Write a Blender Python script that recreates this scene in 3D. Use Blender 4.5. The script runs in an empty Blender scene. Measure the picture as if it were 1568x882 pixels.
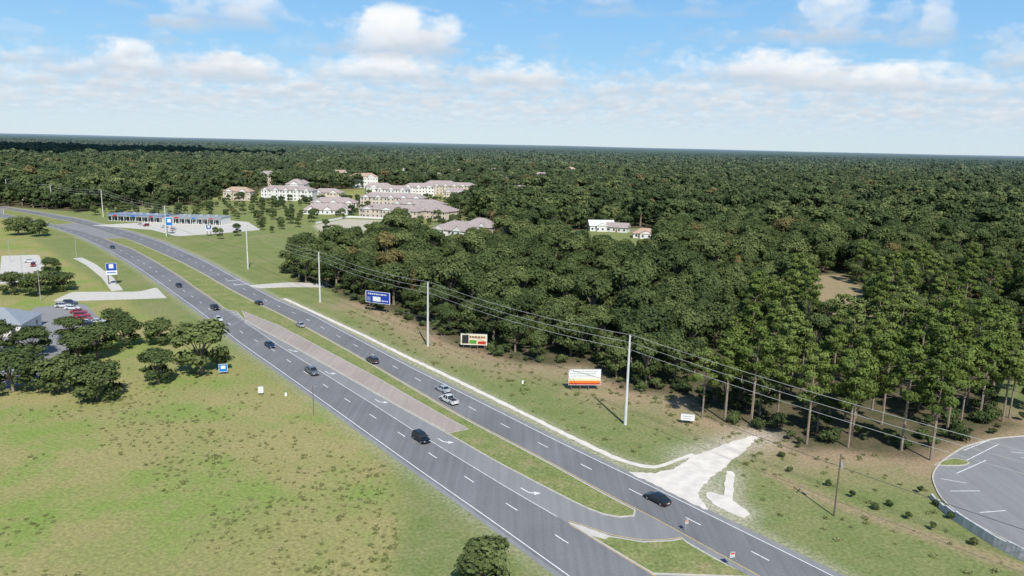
import bpy, bmesh, math, random
import numpy as np
from mathutils import Matrix, Vector
from mathutils.geometry import tessellate_polygon
random.seed(7); RNG=np.random.default_rng(7)
scene=bpy.context.scene
# ---------------------------------------------------------------- camera: drone at 58 m, pitched 11 deg down, slight roll
cd=bpy.data.cameras.new('camera'); cam=bpy.data.objects.new('camera',cd); scene.collection.objects.link(cam); scene.camera=cam
cam.matrix_world=Matrix.Translation((0,0,58))@Matrix.Rotation(math.radians(90-11.138),4,'X')@Matrix.Rotation(math.radians(1.279),4,'Z')
cd.sensor_width=36; cd.lens=25.714; cd.clip_end=60000; cd.clip_start=.5
# ---------------------------------------------------------------- site plan (metres, x east / y north)
def P(s): return [tuple(float(c) for c in q.split(',')) for q in s.split()]
T={k:P(v) for k,v in {
'L1':'6.8,90.8 -4.2,105.4 -18.8,124.3 -40.2,152.4 -60,178.3 -78.6,202.2 -96.7,227.2 -119.8,257.6 -136.9,280.1 -157.3,306.7 -182.4,338.6 -214.7,377.4 -252.4,420.1 -285.5,453.6 -320.2,485.1 -357.4,507.6',
'N2':'21.1,90.8 16.5,96.4 12.3,101.6 9.4,105.6 1.4,114.9 -7.9,126.6 -18,139.3 -30.9,156.3 -47.1,177.1 -65.9,201.2 -81.5,222.6 -94.7,239.3 -107.8,258.8 -124.7,281.5 -144.1,308.4 -168.9,340.5 -200.5,379.6 -241.4,422.1 -278.2,455 -321.1,493.3 -374.8,532.7',
'dash1':'9.2,99.3 1.4,109.2 -6.6,119.4 -14.2,129.1 -21.6,139.1 -29.4,148.8 -37.2,158.5 -54,180.4 -69.2,200.9',
'arrows':'3.4,115.4 -13,136 -29.6,157.7 -46.2,177.7 -61.3,196.8',
'medL':'-93.3,241.4 -85.9,229 -64.4,203.4 -43.2,177.4 -26.5,156.6 -12.4,139.7 -2.2,126.9 8.1,115.2 13.6,109.1 17,106.8 19.5,106.5 20.4,107.8',
'concR':'-92.2,243.5 -72.5,223.4 -51.6,197.6 -32.6,174 -17.4,153.9 -8.2,142.3 -12.5,140',
'L2':'-400.7,570.2 -341.6,525.5 -305.4,496.7 -278.7,473.6 -249.2,443.1 -211.2,404 -182.4,370.6 -158,342 -133,310 -113,283 -95,260 -79,241 -65.5,224 -49.1,202.5 -35.9,184.6 -21.7,164.9 -10,148.8 .8,135.5 9.8,124.2 16.9,114.4 24.1,106.1 29.4,98.7 34.8,91.6',
'R2':'-415,591 -359,552 -307,514 -265,476 -233,446 -196,407 -168,373 -145,344 -121,311 -101,284 -84,261 -67,242 -55,225 -38.9,203.4 -25.7,185.4 -10.3,165.7 2.2,149.5 12.4,136.1 21.7,124.8 29.7,115 36.1,106.6 42.1,99.2 47.5,92.1',
'lowmed':'9.4,105.4 11.6,104.3 15.8,101.4 20.5,100.1 25,100.7 26.6,101.3 27.3,100 30.5,95.6 33.9,91.4 20.4,91.7 16.5,96.4 12.3,101.6',
'walk2':'-84.3,264.8 -43.9,213.9 -29.1,194.2 -13.1,173.8 2.9,152.7 13.3,138.8 21.1,128.9 26.7,125.6 35.7,132.4',
'drive':'51.7,142.3 49.9,142.2 43.3,137.8 35.2,131.2 30.3,125.7 26.3,123.6 21.7,124.2 32.8,110 32.6,116.4 35.8,121.5 40.3,127.1 46.3,134.8',
'rubble':'40,125.1 41.6,125.2 37.8,113.6 39.7,109.9 38,107.7 34.4,111.8 33.6,115.9 34.7,117.2 36.6,114.9',
'lot':'108.5,145.5 100.7,143.7 91.7,138.9 82.7,131.3 77.3,124.9 74,116 74,110.4 75.7,104.7 77.5,100.1',
'island':'80.8,130 86.8,133.9 89.2,131.6 88.5,130.2 81.6,129.2',
'wall':'72.7,116.6 72,112.4 72.2,108.2 73.6,101.4 75.4,97.1 79,92',
'lotlines':'90.7,137.2 100.7,143.7 88.5,132.5 100.3,141 83,126.5 92.4,132.7 78.7,124.1 82.4,122.5 77.6,119.2 82.9,119.5 78,111.6 82.9,112.5',
'mulch':'48,124.7 52.2,117.3 58.7,109.7 65.1,103.9 69.9,98.6 74.2,95.4',
'shrubs':'56.5,120 58.9,115.9 60.9,111.9 63.9,113.2 64.7,108.9 66.8,105.5 70.6,101.3 72.1,113.6 71.7,109.2 71.6,118.2 52.5,132.1 51.7,125.7',
'ff':'-74,287 -65,269 -54,258 -39,243 -27.4,224.1 -15.6,205.3 -7.7,199.1 1.5,190.4 10.2,188.1 20.8,188.9 28.3,168.3 40.5,166.7 44.5,152.1 54.4,143.5 58.1,135.4 66,135.9 78.1,131.9 84.6,136.9 113.1,152.4',
'pines':'42.3,152 46.8,150.3 52,148.8 59.1,153 67,170.9 69.2,166.3 60,138.7 70.9,153.7 67.8,137.5 76.9,154.1 80.9,150.5 77.9,136.5 81.3,132.1 93.4,147.5 107.8,164.3 105.5,155.8 88.4,172.3 95,163.5 120.4,174.5 112.4,156.2',
'field':'-180,388 -171,417 -152,438 -135,476 -84,412 -80,375 -103,340 -94,299 -105,288',
'spur':'-106,288 -93,296 -75,296 -74,287 -89,286 -100,282',
'mowed':'-75.4,193.7 -53.4,167.5 -36.1,147.2 -24.7,130.9 -18,115.1 -16.3,104.3 -15.5,90',
'oaks':'-76.9,175 -84.1,166.8 -107.7,196.4 -103.3,159.4 -91.8,154.9 -99.7,200.4 -113.3,158.8 -126.9,186.5 -110.3,179 -109.3,186.1 -2.9,87 -173,261 -169,270 -183,262 -286,420 -272,417 -89,316 -135.1,185.9 -192,300 -120,215 -128,205 -97,317 -82,311',
'drvL':'-126,261 -139,280 -141,271 -165,268 -162,251 -135,258',
'lotL':'-162,242 -149,249 -124.5,218.6 -120.4,209.5 -124.5,203.3 -111.9,170.9 -116.2,158.6 -145.8,201.5',
'parked':'-153,243 -148,240 -143,235 -139,230 -136.2,226.1 -132.2,221.3 -128.8,217.4 -124.7,213 -129.6,222.4 -153,247',
'plaza':'-245,346 -231,352 -206,317 -193,287 -200,279','arc':'-208,345 -192,328 -168,298 -150,272',
'stores':'-280,502 -194,491','slot':'-275,474 -228,458 -199,430 -182,446 -163,470 -187,514 -221,529',
'pond':'-138,502 -126,550 -91,543 -81,486 -102,461 -124,467',
'twn':'-218,705 -152,615 -106,640 -149,581 -93,557 -80,615 -105,804 -72,836 -64,564 -34,440 -21,462 -187,731 -125,750 6,862',
'hou':'61,514 71,500 86,481',
'cA':'138,340 160,348 150,306 127,250 108,249','cB':'168,245 177,246 115.9,156.5 109.7,152.2 135.1,197.5','cC':'24,495 108,540 85,412 67,370 40,366 25,432',
'open':'-464,436 -411,586 -326,555 -337,593 -276,635 -301,741 -286,831 -209,883 -161,972 -35,921 26,892 18,793 -31,751 -56,653 -14,506 -8,405 -48,400 -81,486 -80,421 -77,380 -101,335 -90,297',
'pp':'40.1,151.9 54.4,143.5 65.3,134.3 82.8,133.7 113.1,152.4 136.3,157.7 302,365 219,396 132,311 49.4,191',
'cars':'-209,378 -131,282 -102,245 -94.4,229.1 -68.4,200.3 -50,176.9 -17.3,136.1 -90,254 -66.5,223.9 -36.8,187.5 -15.9,165.8 -13.8,158.3 25,113',
'misc':'31.8,93.7 27.6,103.2 -57.3,160.3 -51.5,160.2 3.1,172.9 -149.5,212.4'}.items()}

# ---------------------------------------------------------------- materials
def nt(m):
    m.use_nodes=True; n=m.node_tree; n.nodes.clear(); return n
def N(t,typ,**k):
    n=t.nodes.new(typ)
    for a,b in k.items(): setattr(n,a,b)
    return n
def simple(name,col,rough=.7,metal=0,noise=.12,nscale=2.0,spec=.3,coat=0):
    m=bpy.data.materials.new(name); t=nt(m)
    o=N(t,'ShaderNodeOutputMaterial'); b=N(t,'ShaderNodeBsdfPrincipled')
    b.inputs['Roughness'].default_value=rough; b.inputs['Metallic'].default_value=metal
    b.inputs['Specular IOR Level'].default_value=spec; b.inputs['Coat Weight'].default_value=coat
    tc=N(t,'ShaderNodeTexCoord'); nz=N(t,'ShaderNodeTexNoise'); nz.inputs['Scale'].default_value=nscale; nz.inputs['Detail'].default_value=5
    t.links.new(tc.outputs['Object'],nz.inputs['Vector'])
    mr=N(t,'ShaderNodeMapRange'); mr.inputs[1].default_value=.3;mr.inputs[2].default_value=.7
    mr.inputs[3].default_value=1-noise; mr.inputs[4].default_value=1+noise
    t.links.new(nz.outputs[0],mr.inputs[0])
    mx=N(t,'ShaderNodeVectorMath',operation='SCALE'); mx.inputs[0].default_value=col[:3]
    t.links.new(mr.outputs[0],mx.inputs['Scale']); t.links.new(mx.outputs[0],b.inputs['Base Color'])
    t.links.new(b.outputs[0],o.inputs[0]); return m
def leafmat(name,c1,c2,c3,transl=.24,autumn=.975):
    m=bpy.data.materials.new(name); t=nt(m)
    o=N(t,'ShaderNodeOutputMaterial')
    at=N(t,'ShaderNodeAttribute',attribute_name='tint'); oi=N(t,'ShaderNodeObjectInfo')
    nz=N(t,'ShaderNodeTexNoise'); nz.inputs['Scale'].default_value=.012; nz.inputs['Detail'].default_value=2; nz.inputs['Roughness'].default_value=.65; t.links.new(oi.outputs['Location'],nz.inputs['Vector'])
    r1=N(t,'ShaderNodeValToRGB'); e=r1.color_ramp.elements; e[0].color=(*c1,1); e[1].color=(*c3,1); x=e.new(.55); x.color=(*c2,1)
    def mth(op,a,b):
        n=N(t,'ShaderNodeMath',operation=op)
        for i,v in enumerate((a,b)):
            if isinstance(v,(int,float)): n.inputs[i].default_value=v
            else: t.links.new(v,n.inputs[i])
        return n.outputs[0]
    fac=mth('ADD',mth('MULTIPLY',at.outputs['Fac'],.35),mth('MULTIPLY',oi.outputs['Random'],.7))
    fac=mth('ADD',fac,mth('MULTIPLY',mth('SUBTRACT',nz.outputs[0],.51),1.7)); t.links.new(fac,r1.inputs[0])
    gt=mth('GREATER_THAN',oi.outputs['Random'],autumn)
    mx=N(t,'ShaderNodeMix',data_type='RGBA'); mx.inputs['B'].default_value=(.22,.15,.065,1)
    t.links.new(mth('MULTIPLY',gt,.6),mx.inputs['Factor']); t.links.new(r1.outputs[0],mx.inputs['A'])
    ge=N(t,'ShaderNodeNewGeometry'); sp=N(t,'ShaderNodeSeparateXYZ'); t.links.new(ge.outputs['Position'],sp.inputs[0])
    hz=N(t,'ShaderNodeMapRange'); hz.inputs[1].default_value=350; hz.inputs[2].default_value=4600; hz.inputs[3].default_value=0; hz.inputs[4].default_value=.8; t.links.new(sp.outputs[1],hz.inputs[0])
    m3=N(t,'ShaderNodeMix',data_type='RGBA'); m3.inputs['B'].default_value=(.125,.175,.175,1); t.links.new(hz.outputs[0],m3.inputs['Factor']); t.links.new(mx.outputs['Result'],m3.inputs['A'])  # distance haze painted into the leaf colour, stronger with northing
    mr=N(t,'ShaderNodeMapRange'); mr.inputs[3].default_value=.62; mr.inputs[4].default_value=1.4
    t.links.new(at.outputs['Fac'],mr.inputs[0])
    sc=N(t,'ShaderNodeVectorMath',operation='SCALE'); t.links.new(m3.outputs['Result'],sc.inputs[0]); t.links.new(mr.outputs[0],sc.inputs['Scale'])
    d=N(t,'ShaderNodeBsdfDiffuse'); tr=N(t,'ShaderNodeBsdfTranslucent'); ms=N(t,'ShaderNodeMixShader'); ms.inputs[0].default_value=transl
    t.links.new(sc.outputs[0],d.inputs[0]); t.links.new(sc.outputs[0],tr.inputs[0])
    t.links.new(d.outputs[0],ms.inputs[1]); t.links.new(tr.outputs[0],ms.inputs[2]); t.links.new(ms.outputs[0],o.inputs[0]); return m
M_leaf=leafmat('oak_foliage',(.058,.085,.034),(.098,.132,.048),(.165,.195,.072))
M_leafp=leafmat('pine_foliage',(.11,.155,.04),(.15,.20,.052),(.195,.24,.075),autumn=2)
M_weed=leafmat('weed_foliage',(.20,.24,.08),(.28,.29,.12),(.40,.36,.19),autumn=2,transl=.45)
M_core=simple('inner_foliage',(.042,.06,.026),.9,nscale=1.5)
M_bark=simple('bark',(.27,.215,.165),.9,nscale=3,noise=.3)
M_conc=simple('concrete',(.55,.52,.46),.85,nscale=.8)
M_kerb=simple('kerb_concrete',(.52,.49,.43),.85,nscale=1)
M_white=simple('white_road_paint',(.76,.76,.74),.6,nscale=2.5,noise=.2)
M_yel=simple('yellow_road_paint',(.62,.45,.16),.6,nscale=2.5,noise=.25)
M_pole=simple('pole_concrete',(.60,.60,.57),.7,nscale=.6)
M_wood=simple('pole_wood',(.17,.13,.10),.9)
M_steel=simple('painted_steel',(.45,.46,.47),.45,metal=.3)
M_wire=simple('power_cable',(.12,.12,.12),.6)
M_sand=simple('white_sand',(.68,.63,.55),.9,nscale=.5,noise=.12)
M_blue=simple('blue_sign_paint',(.02,.06,.32),.4,noise=.05)
M_blue2=simple('bright_blue_sign_paint',(.02,.20,.55),.4,noise=.05)
M_bluef=simple('faded_blue_fascia',(.16,.22,.36),.6,noise=.15,nscale=.3)
M_signw=simple('white_sign_paint',(.78,.78,.76),.5,noise=.04)
M_red=simple('red_sign_paint',(.50,.04,.03),.4,noise=.05)
M_orange=simple('orange_sign_paint',(.75,.22,.04),.5,noise=.08)
M_cream=simple('cream_sign_paint',(.72,.66,.45),.5,noise=.05)
M_dark=simple('dark_sign_paint',(.03,.03,.04),.5)
M_text=simple('sign_lettering',(.25,.12,.08),.6)
M_green=simple('green_sign_paint',(.10,.30,.05),.5)
def asphalt(name,base,patch=.15):
    m=bpy.data.materials.new(name); t=nt(m); o=N(t,'ShaderNodeOutputMaterial'); b=N(t,'ShaderNodeBsdfPrincipled')
    b.inputs['Roughness'].default_value=.85; b.inputs['Specular IOR Level'].default_value=.25
    tc=N(t,'ShaderNodeTexCoord')
    mp=N(t,'ShaderNodeMapping'); mp.inputs['Rotation'].default_value=(0,0,math.radians(-38)); mp.inputs['Scale'].default_value=(1.1,.03,1)
    t.links.new(tc.outputs['Object'],mp.inputs[0])
    n1=N(t,'ShaderNodeTexNoise'); n1.inputs['Scale'].default_value=.9; n1.inputs['Detail'].default_value=3; t.links.new(mp.outputs[0],n1.inputs['Vector'])
    n2=N(t,'ShaderNodeTexNoise'); n2.inputs['Scale'].default_value=2.2; n2.inputs['Detail'].default_value=8; n2.inputs['Roughness'].default_value=.7; t.links.new(tc.outputs['Object'],n2.inputs['Vector'])
    n3=N(t,'ShaderNodeTexNoise'); n3.inputs['Scale'].default_value=.06; n3.inputs['Detail'].default_value=3; t.links.new(tc.outputs['Object'],n3.inputs['Vector'])
    s1=N(t,'ShaderNodeMath',operation='ADD'); t.links.new(n1.outputs[0],s1.inputs[0]); t.links.new(n2.outputs[0],s1.inputs[1])
    s2=N(t,'ShaderNodeMath',operation='ADD'); t.links.new(s1.outputs[0],s2.inputs[0]); t.links.new(n3.outputs[0],s2.inputs[1])
    mr=N(t,'ShaderNodeMapRange'); mr.inputs[1].default_value=1.1; mr.inputs[2].default_value=1.9; mr.inputs[3].default_value=1-patch; mr.inputs[4].default_value=1+patch
    t.links.new(s2.outputs[0],mr.inputs[0])
    sc=N(t,'ShaderNodeVectorMath',operation='SCALE'); sc.inputs[0].default_value=base; t.links.new(mr.outputs[0],sc.inputs['Scale'])
    t.links.new(sc.outputs[0],b.inputs['Base Color']); t.links.new(b.outputs[0],o.inputs[0]); return m
M_asph=asphalt('worn_asphalt',(.25,.248,.244))
M_asphd=asphalt('darker_asphalt',(.185,.185,.188),.22)
M_brickpave=asphalt('stamped_concrete',(.36,.31,.27),.2)

# ---------------------------------------------------------------- mesh helpers
class MB:
    def __init__(s): s.v=[];s.f=[];s.m=[];s.mats=[]
    def mat(s,m):
        if m not in s.mats: s.mats.append(m)
        return s.mats.index(m)
    def add(s,vs,fs,m):
        o=len(s.v); k=s.mat(m); s.v+= [tuple(v) for v in vs]
        for f_ in fs: s.f.append(tuple(i+o for i in f_)); s.m.append(k)
    def box(s,c,d,m,rot=0,taper=1.0):
        x,y,z=d[0]/2,d[1]/2,d[2]/2; ca,sa=math.cos(rot),math.sin(rot); vs=[]
        for dz,t in((-z,1),(z,taper)):
            for dx,dy in((-x,-y),(x,-y),(x,y),(-x,y)):
                dx*=t;dy*=t; vs.append((c[0]+dx*ca-dy*sa,c[1]+dx*sa+dy*ca,c[2]+dz))
        s.add(vs,[(0,3,2,1),(4,5,6,7),(0,1,5,4),(1,2,6,5),(2,3,7,6),(3,0,4,7)],m)
    def tube(s,pts,rad,m,seg=8,cap=True):
        pts=[Vector(p) for p in pts]; vs=[];fs=[]
        for i,p in enumerate(pts):
            d=(pts[min(i+1,len(pts)-1)]-pts[max(i-1,0)]).normalized()
            a=Vector((1,0,0)) if abs(d.x)<.9 else Vector((0,1,0)); a=(a-d*a.dot(d)).normalized(); b=d.cross(a)
            for k in range(seg):
                an=2*math.pi*k/seg; vs.append(p+(a*math.cos(an)+b*math.sin(an))*rad[i])
        for i in range(len(pts)-1):
            for k in range(seg):
                k2=(k+1)%seg; fs.append((i*seg+k,i*seg+k2,(i+1)*seg+k2,(i+1)*seg+k))
        if cap: fs.append(tuple(range(seg))[::-1]); fs.append(tuple((len(pts)-1)*seg+k for k in range(seg)))
        s.add(vs,fs,m)
    def obj(s,name,parent=None,loc=None,rot=0):
        me=bpy.data.meshes.new(name); me.from_pydata(s.v,[],s.f)
        for m in s.mats: me.materials.append(m)
        me.polygons.foreach_set('material_index',s.m); me.update(); o=bpy.data.objects.new(name,me)
        scene.collection.objects.link(o)
        if loc: o.location=loc
        o.rotation_euler[2]=rot
        if parent: o.parent=parent
        return o
def resample(pts,step=4.0,smooth=3):
    p=np.array(pts,float); d=np.r_[0,np.cumsum(np.hypot(*np.diff(p,axis=0).T))]
    n=max(2,int(d[-1]/step)); s=np.linspace(0,d[-1],n)
    q=np.c_[np.interp(s,d,p[:,0]),np.interp(s,d,p[:,1])]
    for _ in range(smooth):
        if len(q)>4:
            r=q.copy(); r[1:-1]=(q[:-2]+2*q[1:-1]+q[2:])/4; q=r
    return q
def offset(q,d):
    t=np.gradient(q,axis=0); t/=np.linalg.norm(t,axis=1)[:,None]; n=np.c_[-t[:,1],t[:,0]]; return q+n*d
def polyobj(name,pts,z,m,height=0,kerb=None,kw=.18):
    b=MB(); pts=[tuple(p) for p in pts]
    a=sum(pts[i][0]*pts[(i+1)%len(pts)][1]-pts[(i+1)%len(pts)][0]*pts[i][1] for i in range(len(pts)))
    if a<0: pts=pts[::-1]
    zt=z+height
    tri=tessellate_polygon([[Vector((x,y,0)) for x,y in pts]])
    vs=[(x,y,zt) for x,y in pts]; fs=[]
    for t_ in tri:
        A,B,Cc=[Vector(vs[i]) for i in t_]
        fs.append(t_ if (B-A).cross(Cc-A).z>0 else (t_[0],t_[2],t_[1]))
    b.add(vs,fs,m)
    n=len(pts)
    if height>0:
        km=kerb or m
        vs=[(x,y,zt) for x,y in pts]+[(x,y,z-.05) for x,y in pts]
        b.add(vs,[(i,(i+1)%n,(i+1)%n+n,i+n)[::-1] for i in range(n)],km)
        if kerb:
            t=np.roll(np.array(pts),-1,0)-np.roll(np.array(pts),1,0); t/=np.linalg.norm(t,axis=1)[:,None]+1e-9
            inn=np.array(pts)+np.c_[-t[:,1],t[:,0]]*kw
            vs=[(x,y,zt+.012) for x,y in pts]+[(x,y,zt+.012) for x,y in inn]
            b.add(vs,[(i,(i+1)%n,(i+1)%n+n,i+n) for i in range(n)],kerb)
    return b.obj(name)
def strip(b,L,Rr,z,m):
    n=len(L); vs=[(x,y,z) for x,y in L]+[(x,y,z) for x,y in Rr]
    fs=[]
    for i in range(n-1):
        q=(i,n+i,n+i+1,i+1)
        A,B,Cc=[Vector(vs[k]) for k in q[:3]]
        fs.append(q if (B-A).cross(Cc-A).z>0 else q[::-1])
    b.add(vs,fs,m)
def param(Lp,n=160,smooth=4):
    p=np.array(Lp,float); d=np.r_[0,np.cumsum(np.hypot(*np.diff(p,axis=0).T))]
    s=np.linspace(0,d[-1],n); q=np.c_[np.interp(s,d,p[:,0]),np.interp(s,d,p[:,1])]
    for _ in range(smooth):
        r=q.copy(); r[1:-1]=(q[:-2]+2*q[1:-1]+q[2:])/4; q=r
    return q
def inpoly(X,Y,poly):
    r=np.zeros(X.shape,bool); n=len(poly)
    for i in range(n):
        x1,y1=poly[i]; x2,y2=poly[(i+1)%n]
        if y1==y2: continue
        c=((y1>Y)!=(y2>Y))&(X<(x2-x1)*(Y-y1)/(y2-y1)+x1); r^=c
    return r
OPEN=T['open']+T['ff']+[(160,200),(300,60),(300,-50),(-900,-50),(-900,500)]
# ---------------------------------------------------------------- ground
def axis(lo,hi,step,far):
    c=list(np.arange(lo,hi+step,step)); s=step; x=c[-1]
    while x<far: s*=1.35; x+=s; c.append(x)
    s=step; x=c[0]
    while x>-far: s*=1.35; x-=s; c.insert(0,x)
    return np.array(c)
xs=axis(-420,200,1.6,30000); ys=axis(70,700,1.6,30000)
X,Y=np.meshgrid(xs,ys); nx,ny=len(xs),len(ys)
def blur(a,k=2):
    for _ in range(k):
        a[1:-1,1:-1]=(a[1:-1,1:-1]*2+a[:-2,1:-1]+a[2:,1:-1]+a[1:-1,:-2]+a[1:-1,2:])/6
    return a
forest=1-inpoly(X,Y,OPEN).astype(float)
for k in('cA','cB','cC'): forest[inpoly(X,Y,T[k])]=0
forest=blur(forest,3)
def distpoly(pl):
    D=np.full(X.shape,1e9)
    for (x1,y1),(x2,y2) in zip(pl[:-1],pl[1:]):
        l=(x2-x1)**2+(y2-y1)**2; t=np.clip(((X-x1)*(x2-x1)+(Y-y1)*(y2-y1))/l,0,1)
        D=np.minimum(D,np.hypot(X-x1-t*(x2-x1),Y-y1-t*(y2-y1)))
    return D
brown=np.exp(-(distpoly(T['ff'][2:])/11)**2)
brown=np.maximum(brown,.9*np.exp(-(distpoly(T['mulch'])/1.6)**2))
brown[inpoly(X,Y,T['cA'])]=.8
mow=inpoly(X,Y,T['L1']+[(-220,350),(-120,235)]+T['mowed']+[(6,80)]).astype(float)
mow=np.maximum(mow,inpoly(X,Y,T['L1']+[(-900,600),(-900,700),(200,700),(200,60),(10,60)]).astype(float))
mow=blur(mow,2)
sand=inpoly(X,Y,T['pond']).astype(float)*.6
sand=np.maximum(sand,np.exp(-(distpoly(T['walk2'][:8])/.9)**2)*.55)
sand=np.maximum(sand,np.exp(-(distpoly([T['drive'][0],T['drive'][3],T['drive'][7]])/4.5)**2)*.5)
sand=np.maximum(sand,np.exp(-(distpoly(T['rubble'])/1.5)**2)*.5)
sand=np.maximum(sand,np.exp(-(distpoly(T['R2'])/.9)**2)*.5)
sand=np.maximum(sand,np.exp(-(distpoly(T['L1'])/.8)**2)*.35)
sand=blur(sand,1)
me=bpy.data.meshes.new('ground')
co=np.c_[X.ravel(),Y.ravel(),np.zeros(X.size)]
idx=np.arange(nx*ny).reshape(ny,nx); fc=np.stack([idx[:-1,:-1],idx[:-1,1:],idx[1:,1:],idx[1:,:-1]],-1).reshape(-1,4)
me.vertices.add(len(co)); me.vertices.foreach_set('co',co.ravel()); me.loops.add(fc.size); me.loops.foreach_set('vertex_index',fc.ravel())
me.polygons.add(len(fc)); me.polygons.foreach_set('loop_start',np.arange(0,fc.size,4)); me.polygons.foreach_set('loop_total',np.full(len(fc),4)); me.update()
a=me.color_attributes.new('zone','FLOAT_COLOR','POINT'); a.data.foreach_set('color',np.c_[forest.ravel(),brown.ravel(),mow.ravel(),sand.ravel()].astype(np.float32).ravel())
g=bpy.data.objects.new('ground',me); scene.collection.objects.link(g)
m=bpy.data.materials.new('grassland'); t=nt(m); o=N(t,'ShaderNodeOutputMaterial'); b=N(t,'ShaderNodeBsdfDiffuse')
tc=N(t,'ShaderNodeTexCoord')
def noise(sc,det=4,rough=.55,vec=None):
    n=N(t,'ShaderNodeTexNoise'); n.inputs['Scale'].default_value=sc; n.inputs['Detail'].default_value=det; n.inputs['Roughness'].default_value=rough
    t.links.new((vec or tc.outputs['Object']),n.inputs['Vector']); return n.outputs[0]
def rng(s,a,b_,c=0,d=1):
    n=N(t,'ShaderNodeMapRange'); n.inputs[1].default_value=a;n.inputs[2].default_value=b_;n.inputs[3].default_value=c;n.inputs[4].default_value=d; n.interpolation_type='SMOOTHSTEP'; t.links.new(s,n.inputs[0]); return n.outputs[0]
def mix(fac,A,B):
    n=N(t,'ShaderNodeMix',data_type='RGBA')
    for k,v in(('Factor',fac),('A',A),('B',B)):
        if isinstance(v,tuple): n.inputs[k].default_value=(*v,1)
        elif isinstance(v,float): n.inputs[k].default_value=v
        else: t.links.new(v,n.inputs[k])
    return n.outputs['Result']
def mth(op,A,B):
    n=N(t,'ShaderNodeMath',operation=op)
    for i,v in enumerate((A,B)):
        if isinstance(v,(int,float)): n.inputs[i].default_value=v
        else: t.links.new(v,n.inputs[i])
    return n.outputs[0]
za=N(t,'ShaderNodeAttribute',attribute_name='zone'); zs=N(t,'ShaderNodeSeparateColor'); t.links.new(za.outputs['Color'],zs.inputs[0])
big=noise(.035,6,.6); med=noise(.16,7,.65); fine=noise(1.6,6,.75); big2=N(t,'ShaderNodeMapping'); big2.inputs['Location'].default_value=(133,57,0); t.links.new(tc.outputs['Object'],big2.inputs[0])
b2=noise(.045,7,.62,big2.outputs[0])
fieldc=mix(rng(big,.36,.62),(.335,.295,.13),(.265,.275,.10))
fieldc=mix(rng(b2,.46,.64),fieldc,(.215,.285,.075))
fieldc=mix(rng(med,.52,.78,0,.7),fieldc,(.33,.265,.14))
mowc=mix(rng(med,.35,.65),(.175,.22,.075),(.225,.24,.098))
mowc=mix(rng(big,.5,.65,0,.6),mowc,(.26,.25,.12))
c=mix(zs.outputs['Blue'],fieldc,mowc)
bf=mth('MULTIPLY',zs.outputs['Green'],rng(med,.3,.55,.5,1.0)); c=mix(bf,c,(.36,.265,.17))
spk=rng(noise(.55,6,.7),.6,.72); c=mix(mth('MULTIPLY',spk,.4),c,(.40,.345,.22))
drk=rng(noise(.8,5,.7,big2.outputs[0]),.58,.7); c=mix(mth('MULTIPLY',drk,.28),c,(.13,.16,.06))
ff=mth('MULTIPLY',zs.outputs['Red'],.95); c=mix(ff,c,mix(rng(med,.4,.6),(.075,.08,.04),(.13,.105,.065)))
sf=mth('MULTIPLY',za.outputs['Alpha'],rng(fine,.3,.6,.5,1.5)); c=mix(sf,c,(.55,.50,.41))
vm=N(t,'ShaderNodeVectorMath',operation='SCALE'); t.links.new(c,vm.inputs[0]); t.links.new(rng(fine,.25,.75,.66,1.34),vm.inputs['Scale'])
t.links.new(vm.outputs[0],b.inputs[0])
bp=N(t,'ShaderNodeBump'); bp.inputs['Strength'].default_value=.6; bp.inputs['Distance'].default_value=.25; t.links.new(fine,bp.inputs['Height']); t.links.new(bp.outputs[0],b.inputs['Normal'])
t.links.new(b.outputs[0],o.inputs[0]); me.materials.append(m)
def islandgrass():
    m=bpy.data.materials.new('median_grass'); tt=nt(m); o=N(tt,'ShaderNodeOutputMaterial'); b=N(tt,'ShaderNodeBsdfDiffuse'); tc=N(tt,'ShaderNodeTexCoord')
    n1=N(tt,'ShaderNodeTexNoise'); n1.inputs['Scale'].default_value=.2; n1.inputs['Detail'].default_value=8; n1.inputs['Roughness'].default_value=.7; tt.links.new(tc.outputs['Object'],n1.inputs['Vector'])
    r=N(tt,'ShaderNodeValToRGB'); e=r.color_ramp.elements; e[0].position=.32; e[0].color=(.16,.205,.07,1); e[1].position=.7; e[1].color=(.31,.27,.14,1); x=e.new(.5); x.color=(.215,.24,.09,1)
    tt.links.new(n1.outputs[0],r.inputs[0]); n2=N(tt,'ShaderNodeTexNoise'); n2.inputs['Scale'].default_value=2; n2.inputs['Detail'].default_value=5; tt.links.new(tc.outputs['Object'],n2.inputs['Vector'])
    mr=N(tt,'ShaderNodeMapRange'); mr.inputs[1].default_value=.3;mr.inputs[2].default_value=.7;mr.inputs[3].default_value=.7;mr.inputs[4].default_value=1.3; tt.links.new(n2.outputs[0],mr.inputs[0])
    s=N(tt,'ShaderNodeVectorMath',operation='SCALE'); tt.links.new(r.outputs[0],s.inputs[0]); tt.links.new(mr.outputs[0],s.inputs['Scale']); tt.links.new(s.outputs[0],b.inputs[0]); tt.links.new(b.outputs[0],o.inputs[0]); return m
M_med=islandgrass()

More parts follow.
